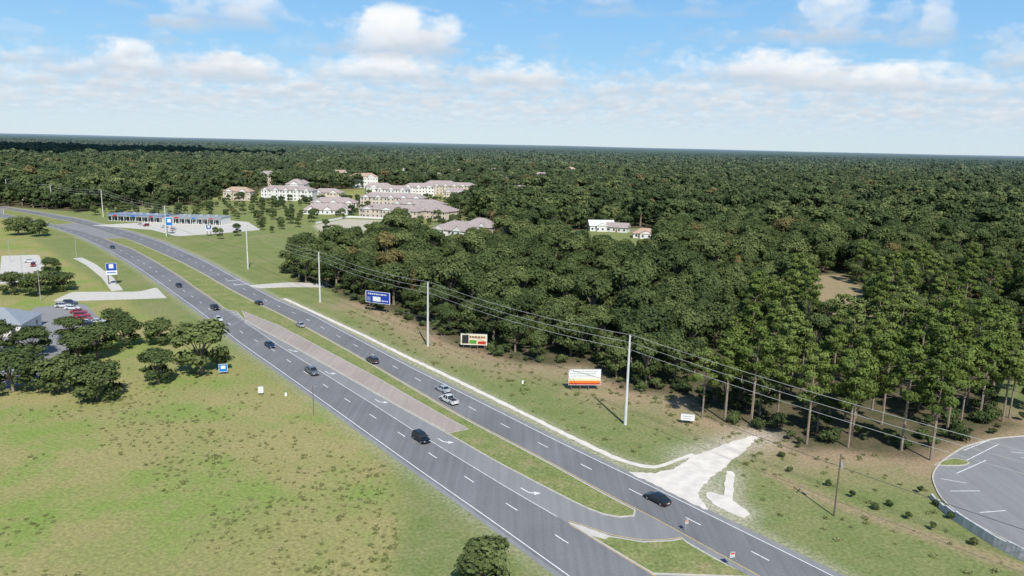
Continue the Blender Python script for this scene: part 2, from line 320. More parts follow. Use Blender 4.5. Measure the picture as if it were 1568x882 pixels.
# ---------------------------------------------------------------- roads
n=200
L1=param(T['L1'],n); N2=param(T['N2'],n); L2=param(T['L2'][::-1],n); R2=param(T['R2'][::-1],n)
b=MB(); strip(b,L1,R2,.01,M_asph); road=b.obj('highway')
b=MB(); strip(b,L1*.92+N2*.08,N2,.016,M_asphd); strip(b,offset(L2,-.4),L2*.12+R2*.88,.016,M_asphd)
b.obj('highway_travel_lanes')
def cut(q,ymin,ymax): return [tuple(p) for p in q if ymin<=p[1]<=ymax]
west=cut(N2,243,415)[::-1]
medpoly=west+[tuple(p) for p in resample(T['medL'],3,1)]+cut(L2,109,418)
polyobj('median_island',medpoly,.02,M_med,.10,M_kerb,.28)
polyobj('median_island',cut(N2,470,530)[::-1]+cut(L2,482,568),.02,M_med,.10,M_kerb,.3)
polyobj('paved_median_strip',[tuple(p) for p in resample(T['medL'][1:6],3,1)+np.array([.35,.2])]+[tuple(p) for p in resample(T['concR'][::-1][1:],3,1)],.122,M_brickpave,.012,M_kerb,.2)
lm=T['lowmed']; polyobj('median_island',lm,.02,M_med,.10,M_kerb,.3)
polyobj('median_nose_pavement',[lm[0],lm[1],lm[2],((lm[2][0]+lm[11][0])/2+.8,(lm[2][1]+lm[11][1])/2-1),lm[11]],.14,M_conc,.01)
b=MB()
def line(q,w,mat,z=.024):
    q=np.array(q); strip(b,offset(q,-w/2),offset(q,w/2),z,mat)
def dashes(q,mat,on=3.0,per=12.2,w=.16,z=.024,start=0):
    d=np.r_[0,np.cumsum(np.hypot(*np.diff(q,axis=0).T))]; s=start
    while s+on<d[-1]:
        ss=np.linspace(s,s+on,3); qq=np.c_[np.interp(ss,d,q[:,0]),np.interp(ss,d,q[:,1])]; strip(b,offset(qq,-w/2),offset(qq,w/2),z,mat); s+=per
line(L1*.86+N2*.14,.18,M_white)
dd=param(T['dash1']+[tuple(p) for p in cut(L1*.48+N2*.52,208,600)],200,6); dashes(dd,M_white,w=.2)
line(cut(N2,88,105),.2,M_yel); line(cut(N2,107,228),.14,M_white)
line(offset(np.array(cut(N2,243,415)),.45),.16,M_yel)
line(offset(L2,-.5),.16,M_yel)
line(R2*.86+L2*.14,.18,M_white); dashes(L2*.52+R2*.48,M_white,w=.2,start=5)
def arrow(x,y):
    d=Vector((16.4,-20.6)).normalized(); nrm=Vector((-d.y,d.x))
    def q(u,v): p=Vector((x,y))+d*u+nrm*v; return (p.x,p.y,.026)
    b.add([q(-1.8,-.12),q(-1.8,.12),q(.2,.12),q(.2,-.12)],[(0,3,2,1)],M_white)
    b.add([q(.2,-.12),q(.2,.12),q(.9,.7),q(1.2,.45)],[(0,3,2,1)],M_white)
    b.add([q(.55,.95),q(1.6,.25),q(1.75,1.5)],[(0,1,2)],M_white)
for p in T['arrows']: arrow(*p)
line(param([lm[0],lm[1],lm[2],lm[3],lm[4],lm[5]],20,1)+np.array([.2,.5]),.15,M_yel,.026)
for k in range(5):
    p=np.array([-86,229])+np.array([-1.6,2.1])*k*1.3
    strip(b,np.array([p,p+[1.8-.2*k,.2]]),np.array([p+[0,.5],p+[1.8-.2*k,.7]]),.026,M_white)
for (x,y) in [(-112,288),(-118,296),(-268,480)]:
    strip(b,np.array([(x,y),(x+5,y+3.6)]),np.array([(x+.35,y-.5),(x+5.35,y+3.1)]),.027,M_white)
b.obj('road_markings')
def poly(name,key,z,m,h=0,kerb=None,sm=1,step=2.0,jag=0):
    q=resample(T[key]+[T[key][0]],step,sm)[:-1]; q=q+RNG.uniform(-jag,jag,q.shape); return polyobj(name,[tuple(p) for p in q],z,m,h,kerb)
poly('sand_driveway','drive',.03,M_sand,step=.8,jag=.25); poly('broken_concrete_slab','rubble',.03,M_sand,.06,step=1,jag=.15)
b=MB(); w=resample(T['walk2'],1.2,4); strip(b,offset(w,-.5)-RNG.uniform(0,.25,w.shape),offset(w,.5)+RNG.uniform(0,.25,w.shape),.02,M_sand); b.obj('roadside_gutter')
poly('driveway','drvL',.02,M_conc); poly('parking_lot','lotL',.025,M_asph); poly('plaza_pavement','plaza',.02,M_conc)
poly('side_street','spur',.02,M_conc); poly('store_forecourt','slot',.02,M_conc)
b=MB(); w=resample(T['arc'],3,2); strip(b,offset(w,-2),offset(w,2),.02,M_conc); b.obj('access_path')
lot=T['lot']+[(200,100),(200,170)]
polyobj('parking_lot',[tuple(p) for p in resample(lot+[lot[0]],2,1)][:-1],.03,M_asph)
b=MB(); w=resample(T['lot'],2,2)
for i in range(len(w)-1):
    c_=(w[i]+w[i+1])/2; d_=w[i+1]-w[i]; b.box((c_[0],c_[1],.1),(np.hypot(*d_)+.05,.22,.2),M_kerb,math.atan2(d_[1],d_[0]))
b.obj('parking_lot_kerb')
poly('landscape_island','island',.04,M_med,.12,M_kerb)
b=MB(); ll=T['lotlines']
for i in range(0,len(ll),2):
    q=np.array([ll[i],ll[i+1]]); strip(b,offset(q,-.09),offset(q,.09),.04,M_white)
for i in range(7):
    y=137-i*2.7; q=np.array([(100+i*.2,y),(105.5+i*.2,y-1)]); strip(b,offset(q,-.09),offset(q,.09),.04,M_white)
b.obj('parking_bay_lines')
M_block=[simple('retaining_block',c,.9,nscale=3) for c in((.56,.56,.55),(.46,.47,.47),(.51,.52,.52))]
b=MB(); w=resample(T['wall'],.62,2)
for i in range(len(w)-1):
    c_=(w[i]+w[i+1])/2; d_=w[i+1]-w[i]; a_=math.atan2(d_[1],d_[0]); L_=np.hypot(*d_); rows=int(np.interp(i,[0,12,len(w)],[3,6,8]))
    for r in range(rows): b.box((c_[0]+.03*r,c_[1],.13+.26*r),(L_*.95,.35,.24),M_block[(i*5+r*3)%3],a_)
b.obj('retaining_wall')

# ---------------------------------------------------------------- trees
def make_tree(name,seed,kind='oak',h=13,r=5,nleaf=2600,ls=.42,detail=1,lm_=None,core=True):
    rg=np.random.default_rng(seed); rd=random.Random(seed); b=MB(); blobs=[]
    if kind=='oak':
        nb=rd.randint(12,18)
        for i in range(nb):
            an=i*2.4+rd.uniform(-.4,.4); q=math.sqrt((i+.5)/nb); rr=r*.72*q*rd.uniform(.85,1.12)
            zz=h*(.56+.26*math.sqrt(max(0,1-q*q*.92)))+rd.uniform(-.1,.08)*h
            blobs.append((math.cos(an)*rr,math.sin(an)*rr,zz,r*rd.uniform(.22,.44)))
        for i in range(6):
            an=i*1.05+rd.uniform(-.3,.3); blobs.append((math.cos(an)*r*.6,math.sin(an)*r*.6,h*.34+rd.uniform(-.06,.1)*h,r*rd.uniform(.25,.36)))
        tb=h*.4
    elif kind=='pine':
        for i in range(17):
            u=i/16; zz=h*(.52+.46*u); rr=r*(1.0-u*.65)*rd.uniform(.3,1.05); an=i*2.4+rd.uniform(-.6,.6)
            blobs.append((math.cos(an)*rr,math.sin(an)*rr,zz,r*rd.uniform(.2,.36)*(1.1-.3*u)))
        tb=h*.93
    elif kind=='bush':
        for i in range(7):
            an=i*2.4; rr=r*.6*math.sqrt(i/7); blobs.append((math.cos(an)*rr,math.sin(an)*rr,h*rd.uniform(.35,.62),r*rd.uniform(.35,.5)))
        tb=h*.2
    seg=6 if detail else 4
    lean=rd.uniform(-.3,.3)
    tr=h*(.022 if kind!='pine' else .0105)
    b.tube([(0,0,-.2),(lean*.3,0,tb*.5),(lean,0,tb)],[tr*1.3,tr,tr*(.7 if kind!='pine' else .35)],M_bark,seg)
    for i,(x,y,z,q) in enumerate(blobs):
        if detail==0: break
        zb=tb*rd.uniform(.75,1) if kind=='oak' else max(h*.45,z-q*1.2)
        if kind=='bush': zb=tb
        b.tube([(lean*min(1,zb/tb),0,min(zb,tb)),(x*.5,y*.5,(z+zb)/2),(x,y,z)],[tr*.4,tr*.25,tr*.1],M_bark,4)
    if kind=='pine':
        for i in range(6):
            an=i*1.9; zz=h*rd.uniform(.28,.5); b.tube([(0,0,zz),(math.cos(an)*rd.uniform(.8,1.8),math.sin(an)*1.2,zz+.3)],[.05,.02],M_bark,4)
    B=np.array(blobs)
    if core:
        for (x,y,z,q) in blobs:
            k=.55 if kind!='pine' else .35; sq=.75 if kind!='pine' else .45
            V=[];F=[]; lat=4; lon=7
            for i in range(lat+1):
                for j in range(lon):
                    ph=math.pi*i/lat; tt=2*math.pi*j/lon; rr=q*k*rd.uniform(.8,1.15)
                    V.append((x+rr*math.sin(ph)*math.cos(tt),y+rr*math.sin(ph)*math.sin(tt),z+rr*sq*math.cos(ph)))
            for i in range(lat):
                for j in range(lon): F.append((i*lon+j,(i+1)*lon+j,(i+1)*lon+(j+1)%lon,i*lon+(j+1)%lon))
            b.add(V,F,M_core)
    w=B[:,3]**2; w/=w.sum(); ch=rg.choice(len(B),nleaf,p=w)
    d=rg.normal(size=(nleaf,3)); d[:,2]+=.35; d/=np.linalg.norm(d,axis=1)[:,None]
    rad=B[ch,3]*rg.uniform(.6,1.15,nleaf)**.8
    sqz=.8 if kind!='pine' else .5
    pos=B[ch,:3]+d*rad[:,None]*np.array([1,1,sqz])
    if kind!='bush': pos+=rg.normal(0,.14,(nleaf,3))
    cc=B[:,:3].mean(0); oc=pos-cc; oc/=np.linalg.norm(oc,axis=1)[:,None]+1e-6
    nm=d*.85+oc*.45+np.array([0,0,.15])+rg.normal(0,.42,(nleaf,3)); nm/=np.linalg.norm(nm,axis=1)[:,None]
    t1=np.cross(nm,rg.normal(size=(nleaf,3))); t1/=np.linalg.norm(t1,axis=1)[:,None]; t2=np.cross(nm,t1)
    s=ls*rg.uniform(.55,1.3,nleaf)[:,None]
    q0=pos-t1*s*.7-t2*s*.2; q1=pos+t2*s*-.6+t1*s*.1; q2=pos+t1*s*.7+t2*s*.15; q3=pos+t2*s*.6-t1*s*.15
    lv=np.stack([q0,q1,q2,q3],1).reshape(-1,3)
    V=np.r_[np.array(b.v),lv]; o0=len(b.v)
    F=list(b.f)+[tuple(x) for x in (np.arange(nleaf*4).reshape(-1,4)+o0).tolist()]
    bt=rg.uniform(0,1,len(B))
    tint=np.clip(.45*bt[ch]+.4*rg.uniform(0,1,nleaf)+.18*(pos[:,2]-B[:,2].min())/(np.ptp(B[:,2])+.1),0,1)
    me=bpy.data.meshes.new(name); me.from_pydata(V.tolist(),[],F)
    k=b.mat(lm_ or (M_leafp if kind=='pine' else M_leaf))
    for m_ in b.mats: me.materials.append(m_)
    me.polygons.foreach_set('material_index',b.m+[k]*nleaf)
    at=me.attributes.new('tint','FLOAT','POINT'); tv=np.full(len(V),.3,np.float32); tv[o0:]=np.repeat(tint,4); at.data.foreach_set('value',tv)
    me.update(); return bpy.data.objects.new(name,me)
def coll(name,objs):
    c=bpy.data.collections.new(name)
    for o_ in objs: c.objects.link(o_)
    return c
near=coll('broadleaf_tree_models',[make_tree('broadleaf_tree',100+i,'oak',random.uniform(11,15),random.uniform(4.0,5.8),2800,.44) for i in range(8)])
mid=coll('midground_tree_models',[make_tree('broadleaf_tree',200+i,'oak',random.uniform(11,15),random.uniform(4.2,6),650,.9,detail=0) for i in range(6)])
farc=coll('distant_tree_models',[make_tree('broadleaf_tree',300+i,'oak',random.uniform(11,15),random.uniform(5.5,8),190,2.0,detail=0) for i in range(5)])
pinem=[make_tree('pine_tree',400+i,'pine',random.uniform(18,22),random.uniform(3.6,4.8),2600,.38) for i in range(5)]
pinec=coll('pine_tree_models',pinem)
bushc=coll('bush_models',[make_tree('bush',500+i,'bush',random.uniform(2.6,4),random.uniform(1.6,2.4),700,.3) for i in range(4)])
weedc=coll('weed_models',[make_tree('weed_clump',600+i,'bush',.32,.6,36,.16,detail=0,lm_=M_weed,core=False) for i in range(4)])
def scatter(name,pts,scl,col):
    n=len(pts); me=bpy.data.meshes.new(name); co=np.c_[pts,np.zeros(n)]
    me.vertices.add(n); me.vertices.foreach_set('co',co.astype(np.float32).ravel())
    a=me.attributes.new('scl','FLOAT','POINT'); a.data.foreach_set('value',scl.astype(np.float32))
    a=me.attributes.new('rot','FLOAT_VECTOR','POINT'); rv=np.zeros((n,3),np.float32); rv[:,2]=RNG.uniform(0,6.28,n); a.data.foreach_set('vector',rv.ravel())
    me.update(); o=bpy.data.objects.new(name,me); scene.collection.objects.link(o)
    ng=bpy.data.node_groups.new('scatter_'+name,'GeometryNodeTree'); ng.interface.new_socket('Geometry',in_out='INPUT',socket_type='NodeSocketGeometry'); ng.interface.new_socket('Geometry',in_out='OUTPUT',socket_type='NodeSocketGeometry')
    gi=ng.nodes.new('NodeGroupInput'); go=ng.nodes.new('NodeGroupOutput'); ci=ng.nodes.new('GeometryNodeCollectionInfo'); ip=ng.nodes.new('GeometryNodeInstanceOnPoints')
    ci.inputs['Collection'].default_value=col; ci.inputs['Separate Children'].default_value=True; ci.inputs['Reset Children'].default_value=True
    ip.inputs['Pick Instance'].default_value=True
    a1=ng.nodes.new('GeometryNodeInputNamedAttribute'); a1.data_type='FLOAT'; a1.inputs[0].default_value='scl'
    a2=ng.nodes.new('GeometryNodeInputNamedAttribute'); a2.data_type='FLOAT_VECTOR'; a2.inputs[0].default_value='rot'
    L=ng.links.new; L(gi.outputs[0],ip.inputs['Points']); L(ci.outputs[0],ip.inputs['Instance']); L(a2.outputs[0],ip.inputs['Rotation']); L(a1.outputs[0],ip.inputs['Scale']); L(ip.outputs[0],go.inputs[0])
    md=o.modifiers.new('scatter','NODES'); md.node_group=ng; return o
def grid(x0,x1,y0,y1,s,jit=.48):
    gx,gy=np.meshgrid(np.arange(x0,x1,s,dtype=float),np.arange(y0,y1,s,dtype=float)); p=np.c_[gx.ravel(),gy.ravel()]; p[:,0]+=(np.round(p[:,1]/s).astype(int)%2)*s/2
    return p+RNG.uniform(-jit*s,jit*s,p.shape)
def wedge(p,deg=43,mg=40): return np.abs(p[:,0])<(p[:,1]+mg)*math.tan(math.radians(deg))
def infor(p):
    k=~inpoly(p[:,0],p[:,1],OPEN)
    for c_ in('cA','cB','cC'): k&=~inpoly(p[:,0],p[:,1],T[c_])
    return k
fr=np.array(T['ff'])
def dfront(p):
    D=np.full(len(p),1e9)
    for (x1,y1),(x2,y2) in zip(fr[:-1],fr[1:]):
        l=(x2-x1)**2+(y2-y1)**2; t_=np.clip(((p[:,0]-x1)*(x2-x1)+(p[:,1]-y1)*(y2-y1))/l,0,1); D=np.minimum(D,np.hypot(p[:,0]-x1-t_*(x2-x1),p[:,1]-y1-t_*(y2-y1)))
    return D
p=grid(-450,420,110,480,7.8); p=p[wedge(p)&infor(p)]
inp=inpoly(p[:,0],p[:,1],T['pp']); nf=inp&(p[:,1]<230); keep=~inp|(RNG.uniform(size=len(p))<np.where(nf,.48,.75)); p=p[keep]; inp=inp[keep]
D=dfront(p); k=D>2.5; p=p[k]; inp=inp[k]; D=D[k]
sc=np.clip(RNG.lognormal(-.02,.26,len(p)),.5,1.6); sc[inp]*=.72; sc[D<7]*=.85
scatter('forest',p,sc,near)
q=grid(-60,230,110,330,11.5); q=q[wedge(q)&infor(q)&inpoly(q[:,0],q[:,1],T['pp'])]; q=q[RNG.uniform(size=len(q))<np.where(q[:,1]<240,.72,.4)]; q=q[dfront(q)>3]
scatter('pine_stand',q,RNG.uniform(.75,1.1,len(q)),pinec)
q=grid(-200,230,110,340,2.6); q=q[infor(q)]; D=dfront(q); q=q[(D<9)&(RNG.uniform(size=len(q))<.42)]
scatter('forest_undergrowth',q,RNG.uniform(.3,1.1,len(q)),bushc)
def gaps(p): # irregular glades and thin spots in the distant woods
    return np.sin(p[:,0]*.011+1.3*np.sin(p[:,1]*.006))*np.sin(p[:,1]*.0085+.9)+.45*np.sin(p[:,0]*.037)*np.sin(p[:,1]*.023)<1.12
p=grid(-1500,1500,480,1500,9.6); p=p[wedge(p)&infor(p)&gaps(p)]; p=p[RNG.uniform(size=len(p))<.95]; scatter('forest',p,np.clip(RNG.lognormal(.02,.28,len(p)),.5,1.8),mid)
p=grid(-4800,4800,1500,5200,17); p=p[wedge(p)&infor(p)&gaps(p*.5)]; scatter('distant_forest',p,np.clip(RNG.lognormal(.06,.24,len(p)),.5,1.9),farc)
TH=np.array(T['twn']+T['hou']+T['stores'])
p=grid(-420,40,400,760,17,.48); p=p[~infor(p)]; p=p[inpoly(p[:,0],p[:,1],T['open'])]
rr_=np.array(sorted([(y,x) for x,y in T['R2']])); rd2=np.interp(p[:,1],rr_[:,0],rr_[:,1]); p=p[p[:,0]>rd2+25]
fld=inpoly(p[:,0],p[:,1],T['field'])|inpoly(p[:,0],p[:,1],T['slot'])|inpoly(p[:,0],p[:,1],T['pond']); p=p[~fld]
p=p[np.min(np.hypot((p[:,None,0]-TH[None,:,0])*.8,p[:,None,1]-TH[None,:,1]),1)>15]
scatter('neighbourhood_trees',p,RNG.uniform(.35,.8,len(p)),near)
q=np.c_[RNG.uniform(-110,25,7000),88+90*RNG.uniform(0,1,7000)**1.6]; L1i=np.array(sorted([(y,x) for x,y in T['L1']])); q=q[q[:,0]<np.interp(q[:,1],L1i[:,0],L1i[:,1])-3]
mi=np.array(sorted([(y,x) for x,y in T['mowed']])); q=q[q[:,0]<np.interp(q[:,1],mi[:,0],mi[:,1])]
cl=np.sin(q[:,0]*.21+1)*np.sin(q[:,1]*.17)+np.sin(q[:,0]*.07+q[:,1]*.09); q=q[cl+RNG.uniform(-1.2,1.2,len(q))>.55]
scatter('field_weeds',q,RNG.uniform(.3,1.0,len(q)),weedc)
q=np.c_[RNG.uniform(-60,75,4000),RNG.uniform(92,250,4000)]; R2i=np.array(sorted([(y,x) for x,y in T['R2']])); q=q[(q[:,0]>np.interp(q[:,1],R2i[:,0],R2i[:,1])+5)&~infor(q)]; q=q[~inpoly(q[:,0],q[:,1],T['drive'])&~inpoly(q[:,0],q[:,1],lot)]; q=q[RNG.uniform(size=len(q))<np.exp(-dfront(q)/10)+.06]
scatter('verge_weeds',q,RNG.uniform(.4,1.5,len(q)),weedc)
# woodland rolling on to the horizon
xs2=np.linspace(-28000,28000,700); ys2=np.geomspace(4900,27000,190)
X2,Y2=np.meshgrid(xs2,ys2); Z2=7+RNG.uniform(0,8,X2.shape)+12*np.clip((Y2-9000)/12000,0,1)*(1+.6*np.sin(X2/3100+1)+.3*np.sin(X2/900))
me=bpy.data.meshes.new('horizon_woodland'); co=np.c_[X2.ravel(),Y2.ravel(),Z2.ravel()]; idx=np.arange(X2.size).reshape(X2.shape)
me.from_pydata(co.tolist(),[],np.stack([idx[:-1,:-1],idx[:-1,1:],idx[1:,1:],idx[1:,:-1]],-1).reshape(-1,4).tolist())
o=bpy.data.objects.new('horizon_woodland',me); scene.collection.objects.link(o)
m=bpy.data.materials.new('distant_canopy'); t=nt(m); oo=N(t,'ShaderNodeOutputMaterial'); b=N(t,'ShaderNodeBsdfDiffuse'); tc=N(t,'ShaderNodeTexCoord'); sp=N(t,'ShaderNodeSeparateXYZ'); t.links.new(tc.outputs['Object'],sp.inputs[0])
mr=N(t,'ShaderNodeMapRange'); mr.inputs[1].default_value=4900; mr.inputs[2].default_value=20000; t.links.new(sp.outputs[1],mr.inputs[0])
rp=N(t,'ShaderNodeValToRGB'); e=rp.color_ramp.elements; e[0].color=(.072,.108,.088,1); e[1].color=(.19,.25,.29,1); x=e.new(.3); x.color=(.10,.145,.14,1); t.links.new(mr.outputs[0],rp.inputs[0])  # ramp paints aerial haze into the canopy colour, paler and bluer farther out
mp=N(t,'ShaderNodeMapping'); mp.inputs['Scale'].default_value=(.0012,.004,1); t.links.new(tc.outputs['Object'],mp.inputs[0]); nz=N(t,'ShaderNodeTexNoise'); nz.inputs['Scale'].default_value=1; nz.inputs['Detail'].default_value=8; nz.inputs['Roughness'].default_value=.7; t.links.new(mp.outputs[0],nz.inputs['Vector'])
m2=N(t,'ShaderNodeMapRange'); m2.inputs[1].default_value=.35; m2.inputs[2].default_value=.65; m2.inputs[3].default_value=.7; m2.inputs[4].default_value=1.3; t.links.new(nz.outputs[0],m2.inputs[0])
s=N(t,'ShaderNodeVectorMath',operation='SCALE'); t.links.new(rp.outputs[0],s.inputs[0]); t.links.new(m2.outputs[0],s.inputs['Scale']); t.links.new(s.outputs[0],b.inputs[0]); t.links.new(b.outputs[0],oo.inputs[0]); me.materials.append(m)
oh=[15,9,9,10,11,9,11,10,10,10,8,11,9,10,12,12,15,10,8,8,8,13,13]
for i,((x,y),h) in enumerate(zip(T['oaks'],oh)):
    src=near.objects[i%8]; o=bpy.data.objects.new('oak_tree',src.data); scene.collection.objects.link(o)
    o.location=(x,y,-h*.1); s_=h/13.5; o.scale=(s_*1.55,s_*1.55,s_*1.15); o.rotation_euler[2]=i*1.3
for i,(x,y) in enumerate(T['pines']):
    o=bpy.data.objects.new('pine_tree',pinem[i%5].data); scene.collection.objects.link(o); o.location=(x,y,0); s_=random.uniform(.8,1.12); o.scale=(s_,s_,s_); o.rotation_euler[2]=i*1.7
for i,(x,y) in enumerate(T['shrubs']):
    o=bpy.data.objects.new('ornamental_shrub',bushc.objects[i%4].data); scene.collection.objects.link(o); o.location=(x,y,-.1); o.scale=(.36,.36,.5); o.rotation_euler[2]=i

# ---------------------------------------------------------------- vehicles
M_glass=simple('car_glass',(.02,.025,.03),.08,spec=.6,noise=0)
M_tyre=simple('tyre_rubber',(.02,.02,.02),.85)
M_rim=simple('alloy_rim',(.45,.45,.46),.35,metal=.7)
M_head=simple('headlamp',(.7,.72,.75),.15,noise=0); M_tail=simple('tail_lamp',(.35,.01,.01),.25,noise=0)
paints={}
def paint(c):
    if c not in paints: paints[c]=simple('car_paint',c,.32,metal=.15,noise=.03,spec=.5,coat=.6)
    return paints[c]
def make_car(name,kind,col,x,y,hd):
    b=MB(); pm=paint(col)
    st={'sedan':[(-2.42,.70,.38,.72),(-2.36,.82,.28,.92),(-1.9,.90,.22,1.0),(-1.0,.91,.2,.98),(.9,.91,.2,.95),(1.5,.90,.2,.88),(2.1,.86,.24,.76),(2.35,.76,.3,.66),(2.42,.64,.38,.56)],
        'suv':[(-2.36,.80,.4,1.0),(-2.3,.90,.3,1.08),(-1.0,.94,.25,1.06),(.8,.94,.25,1.04),(1.6,.93,.25,.98),(2.15,.88,.3,.9),(2.35,.78,.38,.78)],
        'pickup':[(-2.9,.88,.45,1.02),(-2.85,.93,.38,1.08),(-1.0,.96,.32,1.08),(1.2,.96,.32,1.08),(2.0,.95,.34,1.04),(2.6,.9,.36,.95),(2.8,.8,.45,.82)]}[kind]
    vs=[];k=8
    for (sx,w,zb,zt) in st:
        zm=zb+(zt-zb)*.55
        vs+=[(sx,-w*.88,zb),(sx,-w,zb+.12),(sx,-w*1.0,zm),(sx,-w*.90,zt),(sx,w*.90,zt),(sx,w*1.0,zm),(sx,w,zb+.12),(sx,w*.88,zb)]
    fs=[]
    for i in range(len(st)-1):
        for j in range(k): fs.append((i*k+j,i*k+(j+1)%k,(i+1)*k+(j+1)%k,(i+1)*k+j))
    fs.append(tuple(range(k))[::-1]); fs.append(tuple((len(st)-1)*k+j for j in range(k)))
    b.add(vs,fs,pm)
    gh={'sedan':(-1.75,1.05,-1.05,.3,.93,1.43,.80,.60),'suv':(-2.2,1.0,-1.95,.35,1.03,1.70,.86,.68),'pickup':(-.85,1.35,-.6,.65,1.06,1.78,.88,.70)}[kind]
    xb0,xb1,xt0,xt1,z0,z1,wb,wt_=gh
    base=[(xb0,-wb,z0),(xb1,-wb,z0),(xb1,wb,z0),(xb0,wb,z0)]; tp=[(xt0,-wt_,z1),(xt1,-wt_,z1),(xt1,wt_,z1),(xt0,wt_,z1)]
    b.add(base+tp,[(4,5,6,7),(0,1,5,4),(1,2,6,5),(2,3,7,6),(3,0,4,7)],M_glass)
    b.box(((xt0+xt1)/2,0,z1+.02),(xt1-xt0+.12,wt_*2+.08,.05),pm,taper=.9)
    for i in range(4): b.tube([base[i],tp[i]],[.05,.045],pm,5)
    for yy in(-1,1):
        for u in ((.5,) if kind!='suv' else (.36,.68)):
            b.tube([(xb0+(xb1-xb0)*u,yy*wb*1.005,z0),(xt0+(xt1-xt0)*u,yy*wt_*1.01,z1)],[.045,.04],pm,4)
    if kind=='suv':
        for yy in(-.6,.6): b.tube([(xt0+.2,yy,z1+.09),(xt1-.2,yy,z1+.09)],[.025,.025],M_dark,4)
    if kind=='pickup':
        b.box((-1.87,0,1.10),(1.75,1.5,.02),M_dark)
        for yy in(-1,1): b.box((-1.87,yy*.84,1.13),(1.95,.12,.10),pm)
        b.box((-2.84,0,1.13),(.1,1.6,.10),pm)
    wx={'sedan':(-1.42,1.42),'suv':(-1.4,1.42),'pickup':(-1.75,1.75)}[kind]; wr={'sedan':.33,'suv':.38,'pickup':.41}[kind]; hw=st[3][1]
    for xx in wx:
        for yy in(-1,1):
            b.tube([(xx,yy*(hw-.02),wr+.03),(xx,yy*(hw+.012),wr+.03)],[wr*1.16,wr*1.16],M_dark,14)
            b.tube([(xx,yy*(hw-.2),wr),(xx,yy*(hw+.03),wr)],[wr,wr],M_tyre,14)
            b.tube([(xx,yy*(hw+.0),wr),(xx,yy*(hw+.04),wr)],[wr*.62,wr*.62],M_rim,10)
    fx=st[-1][0]; rx=st[0][0]; zf=st[-1][3]; zr=st[0][3]
    for yy in(-1,1):
        b.box((fx-.03,yy*.58,zf-.06),(.12,.3,.12),M_head); b.box((rx+.03,yy*.62,zr-.02),(.12,.26,.16),M_tail)
        b.box((xb1-.25,yy*(wb+.18),z0+.1),(.12,.2,.13),pm)
    b.box((fx-.02,0,zf-.2),(.1,.9,.16),M_dark); b.box((rx+.02,0,.42),(.1,1.3,.12),M_dark); b.box((rx-.01,0,.62),(.06,.5,.12),M_signw)
    return b.obj(name,loc=(x,y,.02),rot=hd)
def tang(q,x,y):
    i=int(np.argmin(np.hypot(q[:,0]-x,q[:,1]-y))); i=min(max(i,1),len(q)-2); d=q[i+1]-q[i-1]; return math.atan2(d[1],d[0])
spec=[('sedan',(.02,.03,.07)),('sedan',(.015,.015,.02)),('pickup',(.012,.012,.014)),('sedan',(.6,.62,.63)),('sedan',(.02,.035,.09)),('pickup',(.16,.17,.18)),('suv',(.008,.009,.012)),
 ('sedan',(.012,.012,.015)),('sedan',(.34,.36,.38)),('suv',(.06,.062,.068)),('sedan',(.42,.45,.47)),('pickup',(.72,.72,.71)),('sedan',(.012,.02,.026))]
for i,((x,y),(kd,cl)) in enumerate(zip(T['cars'],spec)):
    hd=tang(L1,x,y)+math.pi if i<7 else tang(R2,x,y)
    make_car({'sedan':'sedan_car','suv':'suv_car','pickup':'pickup_truck'}[kd],kd,cl,x,y,hd)
pc=[(.6,.6,.6),(.62,.62,.6),(.35,.02,.02),(.4,.02,.02),(.3,.02,.02),(.55,.55,.57),(.03,.03,.04),(.65,.65,.64),(.6,.6,.6),(.05,.06,.1)]
for i,(x,y) in enumerate(T['parked']): make_car('parked_car','suv' if i%3==0 else 'sedan',pc[i],x,y,.25)
for i,(x,y) in enumerate([(-300,730),(-170,700),(-130,600),(-142,596),(-112,575),(-160,640),(-100,590),(-240,476),(-225,470),(-214,458),(-247,482),(-213,320),(-221,330)]):
    make_car('parked_car','suv' if i%2 else 'sedan',pc[(i*3+1)%10],x,y,random.uniform(0,6))

# ---------------------------------------------------------------- poles, wires
PO=[(88,72,19.5),(24.7,147.1,19.6),(-24,204.6,18.9),(-69.6,259.5,18.5),(-119.3,325.1,19.8),(-204.6,428.7,18.1),(-295.9,526.3,19.5),(-368.8,584.5,18.1),(-437.2,632.7,19)]
lnv=Vector((-49,57,0)).normalized(); sd=Vector((lnv.y,-lnv.x,0))
for i,(x,y,h) in enumerate(PO):
    b=MB(); b.tube([(0,0,-.3),(0,0,h)],[.36,.19],M_pole,10)
    for z in (h-.4,h-2.0,h-3.6):
        b.tube([(0,0,z),(sd.x*.7,sd.y*.7,z+.12)],[.05,.05],M_steel,5); b.tube([(sd.x*.7,sd.y*.7,z+.02),(sd.x*.7,sd.y*.7,z+.35)],[.08,.06],M_dark,6)
    b.box((0,0,h*.42),(.46,.46,.25),M_steel)
    b.obj('utility_pole',loc=(x,y,0))
def cable(b,a,c,sag,r=.045,seg=14):
    pts=[]
    for i in range(seg+1):
        u=i/seg; pts.append((a[0]+(c[0]-a[0])*u,a[1]+(c[1]-a[1])*u,a[2]+(c[2]-a[2])*u-4*sag*u*(1-u)))
    b.tube(pts,[r]*len(pts),M_pole if r<.05 else M_wire,3,False)
b=MB()
for (x,y,h),(x2,y2,h2) in zip(PO[:-1],PO[1:]):
    for dz in(.05,1.65,3.25): cable(b,(x+sd.x*.7,y+sd.y*.7,h-dz),(x2+sd.x*.7,y2+sd.y*.7,h2-dz),1.3)
    cable(b,(x,y,h*.45),(x2,y2,h2*.45),1.4,.055)
b.obj('power_lines')
